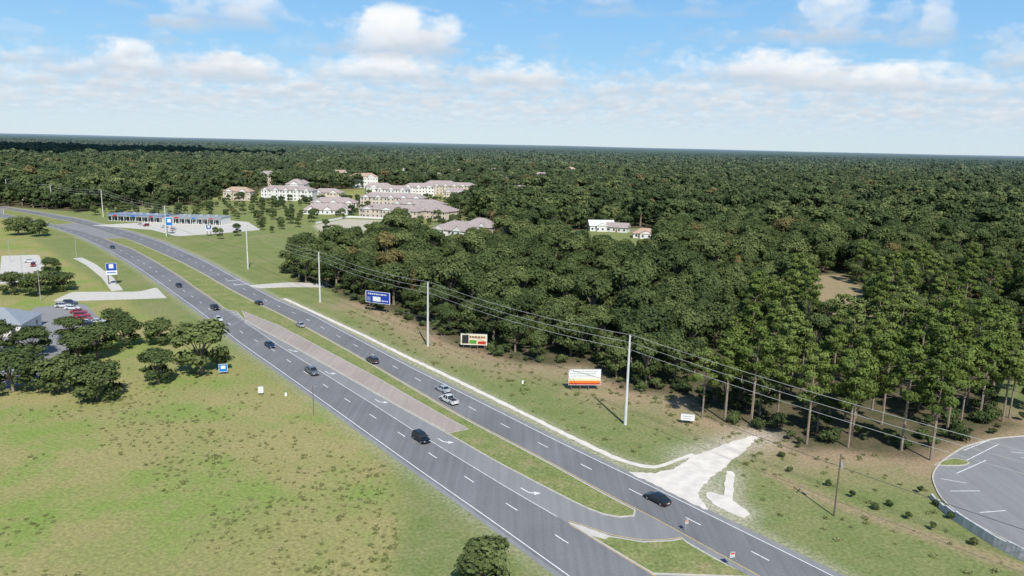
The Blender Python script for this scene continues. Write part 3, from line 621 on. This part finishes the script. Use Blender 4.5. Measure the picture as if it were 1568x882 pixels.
b=MB(); b.tube([(0,0,-.3),(0,0,10.7)],[.17,.11],M_wood,8); b.box((0,0,10.1),(2.0,.1,.12),M_wood,.9)
for u in(-.9,0,.9): b.tube([(u*.62,u*.78,10.15),(u*.62,u*.78,10.4)],[.05,.04],M_steel,5)
b.tube([(.28,0,8.4),(.28,0,9.3)],[.2,.2],M_steel,8); b.obj('wooden_utility_pole',loc=(53,109.4,0))
b=MB(); b.tube([(0,0,0),(0,0,6.7)],[.09,.06],M_wood,6); b.tube([(0,0,6.2),(.7,.5,6.5)],[.03,.03],M_steel,4); b.obj('service_pole',loc=(-41.9,148.4,0))
for (x,y,h) in [(-166.8,252.6,13),(-202.8,335.7,10.7),(-204.6,300,9),(-230,330,10)]:
    b=MB(); b.tube([(0,0,0),(0,0,h)],[.13,.07],M_steel,6); b.tube([(0,0,h-.1),(1.3,.2,h+.15)],[.05,.04],M_steel,5); b.box((1.6,.25,h+.13),(.8,.3,.12),M_steel,.15); b.obj('street_lamp',loc=(x,y,0))
# ---------------------------------------------------------------- signs
def billboard(name,a,c,topz,ph,draw,posts=2,fat=.12):
    a=Vector(a);c=Vector(c); w=(c-a).length; mid=(a+c)/2; rot=math.atan2(c.y-a.y,c.x-a.x); b=MB()
    for u in ([-.35,.35] if posts==2 else [0]) if posts<3 else [-.4,-.13,.13,.4]: b.tube([(u*w,.22,-.2),(u*w,.22,topz-.2)],[fat,fat],M_wood if posts>1 else M_steel,6)
    zc=topz-ph/2
    b.box((0,0,zc),(w,.16,ph),M_signw)
    b.box((0,.01,topz+.03),(w+.1,.22,.06),M_steel); b.box((0,.01,topz-ph-.03),(w+.1,.22,.06),M_steel)
    draw(b,w,ph,zc); return b.obj(name,loc=(mid.x,mid.y,0),rot=rot)
def pan(b,u0,u1,v0,v1,w,ph,zc,m,e=.0):
    b.box(((u0+u1)/2*w-w/2,-.085-e,zc-ph/2+(v0+v1)/2*ph),((u1-u0)*w,.012,(v1-v0)*ph),m)
def words(b,w,ph,zc,rows,m,seed=1):
    r=random.Random(seed)
    for (v,hh,u0,u1) in rows:
        u=u0
        while u<u1-.04:
            l=r.uniform(.03,.1); pan(b,u,min(u+l,u1),v,v+hh,w,ph,zc,m,.02); u+=l+.022
def d1(b,w,ph,zc): pan(b,.02,.98,.03,.97,w,ph,zc,M_blue); pan(b,.3,.62,.15,.55,w,ph,zc,M_signw,.01); words(b,w,ph,zc,[(.72,.1,.1,.9),(.2,.08,.66,.92)],M_signw,3); pan(b,.06,.2,.15,.5,w,ph,zc,M_bluef,.01)
def d2(b,w,ph,zc): pan(b,.02,.98,.03,.97,w,ph,zc,M_cream); pan(b,.05,.3,.1,.9,w,ph,zc,M_dark,.01); pan(b,.33,.6,.1,.45,w,ph,zc,M_green,.01); pan(b,.65,.95,.08,.35,w,ph,zc,M_red,.01); words(b,w,ph,zc,[(.62,.2,.33,.92)],M_text,5)
def d3(b,w,ph,zc): pan(b,.01,.99,.02,.12,w,ph,zc,M_red); pan(b,.01,.99,.12,.27,w,ph,zc,M_orange,.001); pan(b,.01,.99,.27,.42,w,ph,zc,M_cream,.001); words(b,w,ph,zc,[(.84,.05,.12,.9),(.7,.05,.1,.9),(.56,.05,.15,.85)],M_steel,7)
def d4(b,w,ph,zc): words(b,w,ph,zc,[(.6,.12,.15,.85),(.25,.1,.2,.8)],M_steel,9)
def d5(b,w,ph,zc): pan(b,.03,.97,.35,.98,w,ph,zc,M_blue); pan(b,.3,.7,.55,.9,w,ph,zc,M_signw,.01); words(b,w,ph,zc,[(.12,.12,.1,.9)],M_blue,2)
def d6(b,w,ph,zc): pan(b,.04,.96,.04,.96,w,ph,zc,M_blue2); pan(b,.25,.75,.4,.8,w,ph,zc,M_signw,.01)
def d7(b,w,ph,zc): pan(b,.03,.97,.5,.97,w,ph,zc,M_orange); words(b,w,ph,zc,[(.2,.15,.1,.9)],M_text,4)
def d8(b,w,ph,zc): pan(b,.08,.92,.55,.92,w,ph,zc,M_red); words(b,w,ph,zc,[(.2,.12,.1,.9)],M_dark,4)
billboard('billboard',(-50.5,247.6),(-41.5,243.6),7.3,4.0,d1)
billboard('billboard',(-14.4,203.4),(-6.8,203),4.3,3.2,d2,3)
billboard('billboard',(14.1,168.7),(21.9,169.2),5.2,3.9,d3,3)
billboard('roadside_notice_sign',(36.8,148.6),(39.6,148),2.2,1.4,d4)
billboard('billboard',(-412.8,611.3),(-400.8,614.7),7.5,4.5,d7)
billboard('pylon_sign',(-160,283.2),(-156.4,284.6),8.5,4.6,d5,2,.2)
billboard('business_sign',(-72.6,174.6),(-70.6,175.2),2.6,2.0,d6)
billboard('pylon_sign',(-210,440),(-206.4,441.5),10,5,d6,2,.2)
billboard('pylon_sign',(-182.5,432.5),(-179.8,433.4),6.8,3.5,d5,2,.2)
mp_=T['misc']
def small(name,p,w,h,ph,dr): billboard(name,(p[0]-w/2,p[1]),(p[0]+w/2,p[1]+.2),h,ph,dr,1,.05)
small('real_estate_sign',mp_[2],1.1,2.0,1.5,d4); small('real_estate_sign',(-88.5,213),1.6,2.2,1.3,d8)
small('traffic_sign',mp_[0],.7,2.4,.7,d8); small('traffic_sign',mp_[1],.5,2.0,.5,d7)
for p_ in (mp_[3],mp_[4]):
    b=MB(); b.box((0,0,.45),(.5,.5,.9),M_signw,.3,.9); b.box((0,0,.95),(.55,.55,.1),M_green,.3); b.obj('utility_pedestal',loc=(*p_,0))

# ---------------------------------------------------------------- buildings
M_wallb=simple('beige_stucco',(.60,.52,.42),.85,nscale=.3); M_wallw=simple('white_siding',(.70,.69,.65),.8); M_roofg=simple('grey_shingles',(.36,.30,.28),.9,nscale=1.2,noise=.25)
M_rooft=simple('tan_shingles',(.42,.30,.22),.9,nscale=1.2,noise=.25); M_win=simple('window_glass',(.04,.05,.06),.15,spec=.6,noise=0); M_trim=simple('white_trim',(.75,.74,.71),.6); M_roofm=simple('metal_roof',(.33,.36,.38),.45,metal=.2)
def building(name,x,y,w,d,st,rot,wall,roof,rh=2.6,gables=0,fh=3.0,pitchtype='hip'):
    e=bpy.data.objects.new(name,None); scene.collection.objects.link(e); e.location=(x,y,0); e.rotation_euler[2]=rot
    h=st*fh; b=MB(); b.box((0,0,h/2-.2),(w,d,h+.4),wall); ng=max(1,int(gables))
    gx=[(-w/2+w*(i+.5)/ng) for i in range(ng)] if gables else []
    for g_ in gx: b.box((g_,-d/2-.9,h/2-.25),(w/ng*.48,1.78,h+.3),wall)
    b.obj('walls',parent=e)
    b=MB(); ov=.6; X_,Y_=w/2+ov,d/2+ov; rx=max(0.1,X_-Y_) if pitchtype=='hip' else X_
    vs=[(-X_,-Y_,h),(X_,-Y_,h),(X_,Y_,h),(-X_,Y_,h),(-rx,0,h+rh),(rx,0,h+rh),(-X_,-Y_,h-.18),(X_,-Y_,h-.18),(X_,Y_,h-.18),(-X_,Y_,h-.18)]
    b.add(vs,[(0,1,5,4),(2,3,4,5),(1,2,5),(3,0,4),(0,6,7,1),(1,7,8,2),(2,8,9,3),(3,9,6,0),(6,9,8,7)],roof)
    for g_ in gx:
        gw=w/ng*.26+.35
        b.add([(g_-gw,-d/2-2.2,h+.02),(g_+gw,-d/2-2.2,h+.02),(g_,-d/2-2.2,h+rh*.62),(g_-gw,-d/4,h+.02),(g_+gw,-d/4,h+.02),(g_,-d/4+1,h+rh*.62)],[(0,2,5,3),(1,4,5,2),(0,3,4,1)],roof)
        b.add([(g_-gw+.3,-d/2-2.1,h+.03),(g_+gw-.3,-d/2-2.1,h+.03),(g_,-d/2-2.1,h+rh*.55)],[(0,1,2)],M_trim)
    b.obj('roof',parent=e)
    b=MB(); nw=max(2,int(w/3.4))
    for s in range(st):
        for i in range(nw):
            xx=-w/2+w*(i+.5)/nw
            for sg in(-1,1):
                yy=sg*(d/2)
                for g_ in gx:
                    if sg<0 and abs(xx-g_)<w/ng*.24: yy=-d/2-1.8
                b.box((xx,yy+sg*.02,s*fh+1.7),(1.5,.1,1.6),M_trim); b.box((xx,yy+sg*.05,s*fh+1.7),(1.25,.1,1.35),M_win)
        for sg in(-1,1):
            for v in(-.25,.25): b.box((sg*(w/2+.02),v*d,s*fh+1.7),(.1,1.4,1.5),M_trim); b.box((sg*(w/2+.05),v*d,s*fh+1.7),(.1,1.15,1.25),M_win)
    b.obj('windows',parent=e)
    b=MB()
    for i in range(max(1,int(w/12))): b.box((-w/2+w*(i+.5)/max(1,int(w/12))+1.7,-d/2-.04,1.05),(1.1,.1,2.1),M_text)
    b.obj('doors',parent=e); return e
th=T['twn']
for i,(wm,dm,st,rt,gb) in {0:(50,16,3,-.05,5),2:(56,16,3,-.1,5),1:(38,15,2,.1,3),5:(44,17,2,-.2,4),7:(60,17,3,-.08,6),4:(50,18,2,-.35,3),8:(40,22,2,-.5,3),9:(27,20,2,-.5,2),10:(22,18,2,-.4,2),11:(30,14,2,0,2),12:(34,14,3,0,3),13:(30,16,2,-.6,2),6:(34,14,3,.1,3),3:(38,15,1,.15,3)}.items():
    low=i in(8,9,10); building('townhouse',th[i][0],th[i][1]+dm/2,wm,dm,st,rt,M_wallb if i%3 else M_wallw,M_roofg,5.0 if low or st==1 else 3.8,gb,3.0 if low else 3.3)
building('clubhouse',th[0][0]+2,th[0][1]+26,18,14,4,0,M_wallw,M_roofg,5,1,3.6)
hs=T['hou']
building('white_house',hs[0][0],hs[0][1]-4,17,10,1,.1,M_wallw,M_signw,3.4,1,4.0,'gable'); building('white_house',hs[1][0],hs[1][1]+6,18,9,1,-.4,M_wallw,M_roofg,3,0,3.4,'gable'); building('bungalow',hs[2][0],hs[2][1]-6,16,10,1,-.1,M_wallw,M_rooft,3,1,3.2)
for (x,y,w_,d_,rf) in [(-262,700,26,12,M_rooft),(-330,760,22,12,M_rooft),(-150,820,30,12,M_roofg),(-90,900,40,14,M_roofg),(-190,930,34,14,M_rooft),(-60,760,24,12,M_roofg),(-250,860,20,12,M_roofg),(-120,1050,30,14,M_roofg),(-180,1130,36,14,M_roofg),(-240,1010,30,14,M_rooft),(-20,960,22,12,M_roofg),(30,930,20,12,M_rooft),(-80,1160,26,12,M_rooft),(-310,930,22,12,M_roofg),(-150,1300,34,14,M_rooft),(-40,1240,26,12,M_roofg),(-330,1150,26,12,M_roofg),(40,1090,22,12,M_roofg),(100,1400,30,12,M_rooft),(-400,1500,34,14,M_roofg)]:
    building('house',x,y,w_,d_,3 if y>900 else 2,random.uniform(-.4,.4),M_wallb if w_<30 else M_wallw,rf,4,2,4.7 if y>900 else 4.2)
s0=T['stores']; ax=Vector(s0[1])-Vector(s0[0]); rot=math.atan2(ax.y,ax.x)
def shop(x,y,w,d,h,rot,pm):
    e=bpy.data.objects.new('store_building',None); scene.collection.objects.link(e); e.location=(x,y,0); e.rotation_euler[2]=rot
    b=MB(); b.box((0,0,h/2),(w,d,h),M_wallw); b.obj('walls',parent=e)
    b=MB(); b.box((0,0,h+.1),(w-.6,d-.6,.15),M_roofm)
    for sg in(-1,1): b.box((0,sg*(d/2+.05),h+.1),(w+.4,.25,.9),pm); b.box((sg*(w/2+.1),0,h+.1),(.25,d-.2,.9),pm)
    b.box((0,-d/2-1.2,h-.75),(w,2.1,.25),M_roofm)
    for i in range(5): b.box((-w*.3+i*w*.15,random.uniform(-3,3),h+.7),(2.2,1.8,1.1),M_steel)
    b.obj('roof',parent=e)
    b=MB(); nb=int(w/4)
    for i in range(nb):
        xx=-w/2+w*(i+.5)/nb; b.box((xx,-d/2-.03,1.75),(w/nb-.7,.1,2.9),M_win); b.box((xx+w/nb/2-.35,-d/2-1.9,(h-.9)/2),(.3,.3,h-.9),M_trim)
        if i%3==1: b.box((xx,-d/2-2.3,h-.3),(2.8,.12,.8),M_red if i%2 else M_blue2)
    b.obj('windows',parent=e); b=MB(); b.box((0,-d/2-.1,1.15),(1.8,.12,2.3),M_steel); b.obj('doors',parent=e)
dv=ax.normalized(); pn=Vector((-dv.y,dv.x))
c1=Vector(s0[0])+dv*ax.length*.24+pn*7; shop(c1.x,c1.y,ax.length*.46,13,4.4,rot,M_bluef)
c2=Vector(s0[0])+dv*ax.length*.76+pn*5; shop(c2.x,c2.y,ax.length*.42,13,4.8,rot+.03,M_roofm)
building('restaurant',mp_[5][0]-4,mp_[5][1]-2,20,14,1,.2,M_wallw,M_roofm,3.6,1,3.6)
b=MB(); fp=resample([T['pond'][0],T['pond'][1],T['pond'][2]],4,0)+np.array([0,8])
for i in range(len(fp)-1):
    a_,c_=fp[i],fp[i+1]; b.box((a_[0],a_[1],.8),(.2,.2,1.6),M_trim); m_=(a_+c_)/2; dd_=c_-a_; b.box((m_[0],m_[1],.8),(np.hypot(*dd_)-.2,.06,1.3),M_trim,math.atan2(dd_[1],dd_[0]))
b.obj('white_fence')
# ---------------------------------------------------------------- cumulus overhead; its shadow lies on the western woods
bm=bmesh.new(); rc=random.Random(5)
for i in range(26):
    an=i*2.4; q=math.sqrt((i+.5)/26); cx,cy=-1700+1150*q*math.cos(an),1150+820*q*math.sin(an); r0=rc.uniform(220,360)
    bmesh.ops.create_icosphere(bm,subdivisions=3,radius=1,matrix=Matrix.Translation((cx,cy,1250+rc.uniform(0,60)))@Matrix.Diagonal((r0,r0*.85,r0*.35,1)))
for v in bm.verts:
    n_=v.normal; k=18*math.sin(v.co.x/37)*math.sin(v.co.y/41)+12*math.sin(v.co.x/17+v.co.z/11); v.co+=n_*k
    if v.co.z<1200: v.co.z=1200+(v.co.z-1200)*.15
me=bpy.data.meshes.new('cloud'); bm.to_mesh(me); bm.free(); me.materials.append(simple('cloud_vapour',(.85,.85,.86),1,noise=.03,nscale=.01)); scene.collection.objects.link(bpy.data.objects.new('cloud',me))

# ---------------------------------------------------------------- sky and sun
sundir=Vector((.27,-.96,0)).normalized(); el=math.radians(48)
sv=Vector((sundir.x*math.cos(el),sundir.y*math.cos(el),math.sin(el)))
sl=bpy.data.lights.new('sun','SUN'); sl.energy=5.0; sl.angle=math.radians(.53); sl.color=(1,.96,.90); so=bpy.data.objects.new('sun',sl); scene.collection.objects.link(so)
so.rotation_euler=(-sv).to_track_quat('-Z','Y').to_euler()
w=bpy.data.worlds.new('World'); scene.world=w; w.use_nodes=True; t=w.node_tree; t.nodes.clear()
def A(op,x,y):
    n_=N(t,'ShaderNodeMath',operation=op)
    for i,v in enumerate((x,y)):
        if isinstance(v,(int,float)): n_.inputs[i].default_value=v
        else: t.links.new(v,n_.inputs[i])
    return n_.outputs[0]
gp=bpy.data.node_groups.new('cumulus_density','ShaderNodeTree'); gp.interface.new_socket('P',in_out='INPUT',socket_type='NodeSocketVector'); gp.interface.new_socket('h',in_out='INPUT',socket_type='NodeSocketFloat'); gp.interface.new_socket('density',in_out='OUTPUT',socket_type='NodeSocketFloat')
wt=t; t=gp
gi=N(t,'NodeGroupInput'); go=N(t,'NodeGroupOutput')
n1=N(t,'ShaderNodeTexNoise'); n1.inputs['Scale'].default_value=.6; n1.inputs['Detail'].default_value=1; t.links.new(gi.outputs[0],n1.inputs['Vector'])
cz=N(t,'ShaderNodeCombineXYZ'); t.links.new(A('MULTIPLY',gi.outputs[1],1.6),cz.inputs[2])
av=N(t,'ShaderNodeVectorMath',operation='ADD'); t.links.new(gi.outputs[0],av.inputs[0]); t.links.new(cz.outputs[0],av.inputs[1])
n2=N(t,'ShaderNodeTexNoise'); n2.inputs['Scale'].default_value=1.7; n2.inputs['Detail'].default_value=5; n2.inputs['Roughness'].default_value=.6; t.links.new(av.outputs[0],n2.inputs['Vector'])
blobs=[(-1.35,9.0,1.25,1.0,.66),(2.85,7.0,1.0,.6,.52),(3.75,6.9,.4,.35,.45),(5.9,8.9,.8,.6,.48),(-2.8,7.2,.9,.45,.50),(-6.3,12.3,.8,.8,.46),(-5.0,13.3,1.0,.9,.46),(-2.2,12.9,1.1,.9,.48),(-.25,13.4,1.0,.9,.44),(3.6,11.6,1.7,.8,.46),(6.0,13.0,1.9,.9,.46),(.95,6.0,1.0,.35,.42)]
acc=None
for (bx,by,rx,ry,am) in blobs:
    s1=N(t,'ShaderNodeVectorMath',operation='MULTIPLY_ADD'); s1.inputs[1].default_value=(1/rx,1/ry,0); s1.inputs[2].default_value=(-bx/rx,-by/ry,0); t.links.new(gi.outputs[0],s1.inputs[0])
    ln=N(t,'ShaderNodeVectorMath',operation='LENGTH'); t.links.new(s1.outputs[0],ln.inputs[0])
    mr=N(t,'ShaderNodeMapRange'); mr.inputs[1].default_value=1.25; mr.inputs[2].default_value=.1; mr.inputs[3].default_value=0; mr.inputs[4].default_value=am; t.links.new(ln.outputs['Value'],mr.inputs[0])
    acc=mr.outputs[0] if acc is None else A('MAXIMUM',acc,mr.outputs[0])
ln=N(t,'ShaderNodeVectorMath',operation='LENGTH'); t.links.new(gi.outputs[0],ln.inputs[0])
cov=N(t,'ShaderNodeMapRange'); cov.inputs[1].default_value=9; cov.inputs[2].default_value=15; cov.inputs[3].default_value=-.08; cov.inputs[4].default_value=.21; t.links.new(ln.outputs['Value'],cov.inputs[0])
base=A('ADD',A('MULTIPLY',A('SUBTRACT',n1.outputs[0],.5),.5),A('MULTIPLY',A('SUBTRACT',n2.outputs[0],.5),1.9))
base=A('ADD',A('ADD',base,acc),cov.outputs[0])
base=A('SUBTRACT',base,A('MULTIPLY',gi.outputs[1],.85))
dn=N(t,'ShaderNodeMapRange'); dn.interpolation_type='SMOOTHSTEP'; dn.inputs[1].default_value=.09; dn.inputs[2].default_value=.19; t.links.new(base,dn.inputs[0]); t.links.new(dn.outputs[0],go.inputs[0])
t=wt
out=N(t,'ShaderNodeOutputWorld'); sky=N(t,'ShaderNodeTexSky'); sky.sky_type='NISHITA'; sky.sun_disc=False; sky.sun_elevation=el; sky.sun_rotation=math.atan2(sundir.x,sundir.y); sky.air_density=1.0; sky.dust_density=.3; sky.ozone_density=2; sky.altitude=50
tc=N(t,'ShaderNodeTexCoord'); sp=N(t,'ShaderNodeSeparateXYZ'); t.links.new(tc.outputs['Generated'],sp.inputs[0])
sk=N(t,'ShaderNodeVectorMath',operation='SCALE'); sk.inputs['Scale'].default_value=.12; t.links.new(sky.outputs[0],sk.inputs[0])
rp=N(t,'ShaderNodeValToRGB'); e=rp.color_ramp.elements; e[0].position=0; e[0].color=(.60,.77,.90,1); e[1].position=1; e[1].color=(.05,.15,.40,1)
for p_,c_ in((.05,(.43,.69,.93)),(.11,(.30,.61,.94)),(.19,(.22,.53,.93)),(.4,(.09,.27,.62))): x=e.new(p_); x.color=(*c_,1)
t.links.new(sp.outputs[2],rp.inputs[0])
mk=N(t,'ShaderNodeMix',data_type='RGBA'); mk.inputs['Factor'].default_value=.78; t.links.new(sk.outputs[0],mk.inputs['A']); t.links.new(rp.outputs[0],mk.inputs['B'])
bg=N(t,'ShaderNodeBackground'); bg.inputs[1].default_value=1.0; t.links.new(mk.outputs['Result'],bg.inputs[0])
zc=A('MAXIMUM',sp.outputs[2],.012)
pv=N(t,'ShaderNodeVectorMath',operation='SCALE'); t.links.new(tc.outputs['Generated'],pv.inputs[0]); t.links.new(A('DIVIDE',1.0,zc),pv.inputs['Scale'])
fl=N(t,'ShaderNodeVectorMath',operation='MULTIPLY'); fl.inputs[1].default_value=(1,1,0); t.links.new(pv.outputs[0],fl.inputs[0])
ws=N(t,'ShaderNodeVectorMath',operation='SCALE'); ws.inputs['Scale'].default_value=7919.0; t.links.new(tc.outputs['Generated'],ws.inputs[0])
wn=N(t,'ShaderNodeTexWhiteNoise'); t.links.new(ws.outputs[0],wn.inputs['Vector'])
K=5; dh=.10; trans=None; colr=None
for i in range(K):
    h=A('MULTIPLY',A('ADD',wn.outputs['Value'],float(i)),dh)
    ps=N(t,'ShaderNodeVectorMath',operation='SCALE'); t.links.new(A('ADD',h,1.0),ps.inputs['Scale']); t.links.new(fl.outputs[0],ps.inputs[0])
    gn=N(t,'ShaderNodeGroup'); gn.node_tree=gp; t.links.new(ps.outputs[0],gn.inputs[0]); t.links.new(h,gn.inputs[1])
    a_=A('MULTIPLY',gn.outputs[0],.85 if i else .65)
    w_=a_ if trans is None else A('MULTIPLY',a_,trans)
    c0=[(.66,.71,.78),(.88,.91,.95),(1.02,1.03,1.04),(1.08,1.08,1.07),(1.1,1.1,1.08)][i]
    c_=N(t,'ShaderNodeVectorMath',operation='SCALE'); c_.inputs[0].default_value=c0; t.links.new(w_,c_.inputs['Scale'])
    if colr is None: colr=c_.outputs[0]
    else:
        ad=N(t,'ShaderNodeVectorMath',operation='ADD'); t.links.new(colr,ad.inputs[0]); t.links.new(c_.outputs[0],ad.inputs[1]); colr=ad.outputs[0]
    om=A('SUBTRACT',1.0,a_); trans=om if trans is None else A('MULTIPLY',trans,om)
alpha=A('SUBTRACT',1.0,trans)
dvn=N(t,'ShaderNodeVectorMath',operation='SCALE'); t.links.new(colr,dvn.inputs[0]); t.links.new(A('DIVIDE',1.0,A('MAXIMUM',alpha,.001)),dvn.inputs['Scale'])
cb=N(t,'ShaderNodeBackground'); cb.inputs[1].default_value=.93; t.links.new(dvn.outputs[0],cb.inputs[0])
hf=N(t,'ShaderNodeMapRange'); hf.inputs[1].default_value=.005; hf.inputs[2].default_value=.045; hf.inputs[3].default_value=.15; hf.inputs[4].default_value=1; t.links.new(sp.outputs[2],hf.inputs[0])
fa=A('MULTIPLY',A('MULTIPLY',alpha,hf.outputs[0]),A('GREATER_THAN',sp.outputs[2],.002))
mx=N(t,'ShaderNodeMixShader'); t.links.new(fa,mx.inputs[0]); t.links.new(bg.outputs[0],mx.inputs[1]); t.links.new(cb.outputs[0],mx.inputs[2]); t.links.new(mx.outputs[0],out.inputs[0])
w.cycles.sampling_method='NONE'
scene.view_settings.view_transform='Standard'; scene.view_settings.look='None'; scene.view_settings.exposure=0
